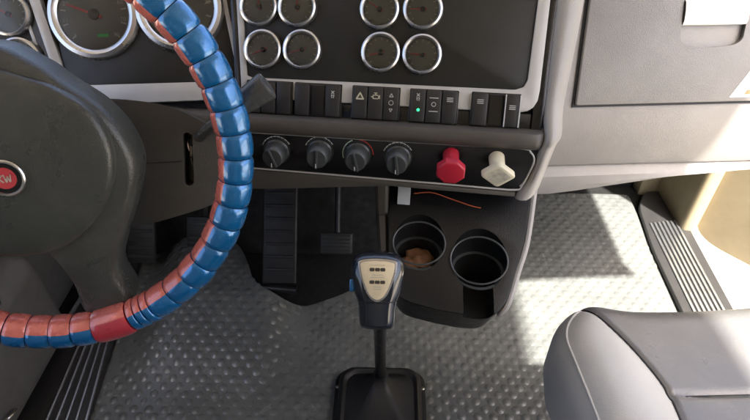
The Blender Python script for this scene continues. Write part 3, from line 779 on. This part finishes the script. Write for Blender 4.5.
# ================================================================== PEDALS
ac = thing('accelerator_pedal', 'long black floor-hinged accelerator pedal under the dash', 'pedal', (-.30, 1.06, .05))
PF = frame((-.300, 1.070, .062), 0, 40)
obj('pad', rbox((.098, .315, .018), .006, 3, (0, .165, 0)), 'rubber', ac, PF)
for k in range(7): obj('rib', rbox((.080, .008, .005), .002, 2), 'rubber', ac, PF @ T(0, .05+.036*k, .0105))
obj('hinge', tube([(-.352, 1.068, .060), (-.248, 1.060, .060)], .013, 12), 'steel', ac)
def pedal(name, label, O, w, h, tilt, armtop):
    t = thing(name, label, 'pedal', (O[0], O[1], O[2]-.05))
    F = frame(O, 0, tilt); obj('pad', rbox((w, h, .016), .004, 2), 'pedal', t, F)
    for k in range(5): obj('rib', rbox((w*.86, h*.07, .004), .001, 1), 'pedal', t, F @ T(0, (k-2)*h*.18, .0095))
    obj('arm', tube(catmull([V(F, 0, h*.2, -.006), V(F, 0, h*.5, -.03), armtop], 5), .009, 10), 'rubber', t)
    return t
pedal('clutch_pedal', 'ribbed grey clutch pedal left of the steering column', (-.725, 1.20, .115), .085, .14, 35, Vector((-.66, 1.48, .55)))
pedal('brake_pedal', 'dark brake pedal half hidden behind the steering wheel rim', (-.545, 1.22, .13), .09, .09, 35, Vector((-.53, 1.48, .55)))
bp_ = pedal('foot_pad', 'small ribbed rubber pad in the dark right of the accelerator', (-.145, 1.20, .113), .095, .06, 40, Vector((-.145, 1.5, .45)))

# ================================================================== DOOR SILLS
def sill(label, p_in0, p_in1, p_out0, p_out1, frame_poly, nr, zr, first=0.):
    t = thing('step_plate', label, 'step plate', (frame_poly[0][0], frame_poly[0][1], 0), 'ribbed step plates on the door sills')
    obj('frame', prism(frame_poly, -.008, .018, .007, 3), 'sill', t)
    for k in range(nr):
        f = (k+.5)/nr; a = Vector(p_out0).lerp(Vector(p_in0), f); b = Vector(p_out1).lerp(Vector(p_in1), f); d_ = b-a
        wdt = (Vector(p_in0)-Vector(p_out0)).length/nr*.52
        W = T((a.x+b.x)/2, (a.y+b.y)/2, .0195) @ Rz(math.atan2(d_.y, d_.x))
        obj('rib', rbox((d_.length, wdt, .006), .0015, 2), 'alu', t, W)
    return t
sill('ribbed metal step plate in black frame on the shaded driver side sill', (-.782, 1.20), (-.675, .60), (-.838, 1.20), (-.800, .60),
     rpoly([(-.762, 1.24), (-.66, .30), (-.885, .30), (-.87, 1.24)], [.03, .01, .01, .03]), 5, .02)
sill('sunlit ribbed metal step plate with rounded black end by the open door', (.872, 1.42), (.852, .55), (.972, 1.44), (.950, .55),
     rpoly([(.838, 1.0), (.838, .30), (.975, .30), (.985, 1.0), (1.005, 1.50), (.985, 1.60), (.920, 1.60), (.872, 1.52), (.845, 1.3)], [.005, .005, .005, .05, .05, .05, .05, .05, .05]), 7, .02)
st = obj('sill_strip', rbox((.012, 1.1, .02), .004, 2), 'alu', None, T(-.893, .72, .012) @ Rz(R(-3)))
tag(st, 'thin metal strip along the driver side sill below the door', 'sill strip')

# ================================================================== DRIVER'S DOOR
dd = thing('driver_door', 'grey driver door panel with storage pocket seen through the steering wheel', 'door', (-.95, .5, 0))
obj('panel', rbox((.05, 1.75, .80), .02, 3), 'doorg', dd, T(-.965, .45, .34))
obj('pocket', rbox((.13, .62, .30), .05, 6), 'doorg', dd, T(-.905, .64, .17))
obj('arm_rest', rbox((.10, .5, .07), .025, 4), 'doorg', dd, T(-.92, .35, .62))
obj('pocket_hook', tube(catmull([(-.838, .62, .10), (-.825, .63, .105), (-.822, .65, .10), (-.83, .66, .09)], 5), .003, 8), 'keys', dd)

# ================================================================== OPEN PASSENGER DOOR
hinge = Vector((1.046, 1.439, 0)); th = 42
pdw = T(hinge) @ Rz(R(-(90-th)))        # local x runs along the door away from the hinge, local -y faces the cab
pd = thing('passenger_door', 'beige inside of the open passenger door beyond the sill', 'door', hinge)
obj('door_shell', prism(rpoly([(0, .02), (.06, -.02), (1.0, -.02), (1.0, .98), (0, .98)], [.05, .06, .05, .05, .05]), -.055, -.02, .012, 3), 'doorb', pd, pdw @ Rx(R(90)) @ Matrix.Scale(-1, 4, (0, 0, 1)) @ T(0, 0, .02))
obj('inner_panel', prism(rpoly([(.035, .075), (.085, .035), (.96, .035), (.96, .93), (.035, .93)], [.05, .06, .05, .05, .05]), .0, .018, .008, 3), 'doorg', pd, pdw @ Rx(R(90)))
obj('door_seal', tube(catmull([(.018, .92, .004), (.018, .30, .004), (.020, .09, .004), (.034, .052, .004), (.070, .020, .004), (.12, .014, .004), (.50, .014, .004), (.95, .014, .004)], 6), .0075, 10), 'rubber', pd, pdw @ Rx(R(90)))
obj('panel_moulding', tube(catmull([(.075, .92, .018), (.075, .30, .018), (.078, .135, .018), (.092, .098, .018), (.13, .082, .018), (.50, .080, .018), (.93, .080, .018)], 6), .005, 10), 'doorb', pd, pdw @ Rx(R(90)))
obj('green_plate', prism(rrect(.10, .07, .015, 5), .018, .026, .004, 3), 'lens', pd, pdw @ Rx(R(90)) @ T(.155, .135, 0))  # pale green spot on the door, built as a raised plate
obj('trim_screw', lathe([(.006, 0), (.006, .002), (0, .004)], 12), 'steel', pd, pdw @ Rx(R(90)) @ T(.075, .072, .018))
dp = thing('door_post', 'beige door post with hinge between sill and open passenger door', 'door post', (1.02, 1.52, 0))
obj('post', loft([[Vector((x+.02*(z-.0), y, z)) for x, y in rrect(.055, .26, .02, 5, .995, 1.52)] for z in (-.05, .2, .45, .7, 1.0)], True), 'doorb', dp)
obj('hinge_leaf', rbox((.05, .02, .07), .005, 2), 'doorb', dp, T(1.035, 1.475, .22) @ Rz(R(-40)))
obj('hinge_pin', tube([(1.05, 1.462, .17), (1.05, 1.462, .27)], .008, 12), 'steel', dp)

# ================================================================== PASSENGER SEAT
seat = thing('passenger_seat', 'grey vinyl passenger seat cushion with piped bolster', 'seat', (.55, .25, 0))
SW = T(.582, .296, 0) @ Rz(R(4.5))
HWX, HWY, RC = .282, .375, .095
def seg_d(p, line):
    best = 9
    for a_, b_ in zip(line[:-1], line[1:]):
        ab = b_-a_; t = max(0, min(1, (p-a_).dot(ab)/ab.length_squared)); best = min(best, (p-a_-ab*t).length)
    return best
SWi = SW.inverted()
def sl(x, y): v = SWi @ Vector((x, y, 0)); return Vector((v.x, v.y))
seam1 = [p.to_2d() for p in catmull([(*sl(.325, .675), 0), (*sl(.335, .640), 0), (*sl(.357, .598), 0), (*sl(.392, .535), 0), (*sl(.415, .475), 0), (*sl(.418, .420), 0), (*sl(.408, .25), 0), (*sl(.405, -.1), 0)], 6)]
seam2 = [sl(.4165, .4635), sl(.54, .474), sl(.70, .478)]
seam1r = [Vector((-p.x, p.y)) for p in seam1]
def ztop(x, y):
    z = .522
    z += .016*math.exp(-((x+HWX-.075)/.055)**2)+.016*math.exp(-((x-HWX+.075)/.055)**2)
    z -= .012*math.exp(-((x)/.16)**2)
    z -= .014*max(0, (y-.15)/.22)**2
    p = Vector((x, y))
    for s_, dp_ in ((seam1, .0065), (seam2, .0055), (seam1r, .0065)):
        z -= dp_*math.exp(-(seg_d(p, s_)/.0055)**2)
    return z
RR = .055
ds = [0]+[RR*(1-math.cos(R(a))) for a in (12, 22, 31, 40, 49, 57, 65, 72, 79, 85, 90)]
def outline(d, n=26):
    hx_, hy_ = HWX-d, HWY-d; rc = max(RC-d, .012)
    out = []
    for sx, sy, a0 in ((1, 1, 0), (-1, 1, 90), (-1, -1, 180), (1, -1, 270)):
        for k in range(n+1):
            a = R(a0+90*k/n); out.append(Vector((sx*(hx_-rc)+rc*math.cos(a), sy*(hy_-rc)+rc*math.sin(a))))
    # add straight-side points
    res = []
    for i, p in enumerate(out):
        res.append(p)
        if (i+1) % (n+1) == 0:
            q = out[(i+1) % len(out)]
            for j in range(1, 40): res.append(p.lerp(q, j/40))
    return res
rows_ = []
for z in (.34, .40, .44): rows_.append([Vector((p.x*(.96 if z < .36 else 1), p.y*(.97 if z < .36 else 1), z)) for p in outline(0)])
for i, d_ in enumerate(ds):
    a = (0, 12, 22, 31, 40, 49, 57, 65, 72, 79, 85, 90)[i]
    rows_.append([Vector((p.x, p.y, ztop(p.x, p.y)-RR*(1-math.sin(R(a))))) for p in outline(d_)])
last = outline(RR)
for k in range(1, 64):
    s = 1-k/64; rows_.append([Vector((p.x*s, p.y*s, ztop(p.x*s, p.y*s))) for p in last])
bm = loft(rows_, True, True)
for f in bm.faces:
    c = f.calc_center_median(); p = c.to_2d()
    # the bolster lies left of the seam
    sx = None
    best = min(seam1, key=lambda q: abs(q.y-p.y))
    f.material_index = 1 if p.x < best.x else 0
obj('cushion', mesh(bm, ('seat', 'seatlit'), True, 60), None, seat, SW)
obj('seam', tube([SW @ Vector((p.x, p.y, ztop(p.x, p.y)+.0018)) for p in seam2], .0012, 6), 'seam', seat)
def zat(x, y):
    d_ = min(x+HWX, HWY-y); dx, dy = RC-(x+HWX), RC-(HWY-y)
    if dx > 0 and dy > 0: d_ = RC-math.hypot(dx, dy)
    d_ = max(0, d_); q = max(0, 1-d_/RR)
    return ztop(x, y)-RR*(1-math.sqrt(max(0, 1-q*q)))
def pip(d_): 
    out = []
    for a in range(114, 181, 6): out.append((-(HWX-RC)+(RC-d_)*math.cos(R(a)), (HWY-RC)+(RC-d_)*math.sin(R(a))))
    out += [(-HWX+d_, y) for y in (.2, .1, 0, -.1, -.25)]
    return out
s1p = [p for p in seam1 if p.y < HWY-.004]
obj('seam', tube([SW @ Vector((p.x, p.y, zat(p.x, p.y)+.0022)) for p in s1p], [.0004, .001]+[.0014]*(len(s1p)-2), 6), 'seam', seat)
obj('piping', tube([SW @ Vector((x, y, zat(x, y)+.001)) for x, y in pip(.017)], [.0004, .0016]+[.0021]*(len(pip(.017))-2), 8), 'seatlit', seat)
obj('seat_base', rbox((.40, .56, .33), .03, 3), 'rubber', seat, SW @ T(-.01, -.06, .168))
obj('seat_pan', rbox((.50, .68, .03), .01, 2), 'steel', seat, SW @ T(0, -.01, .345))
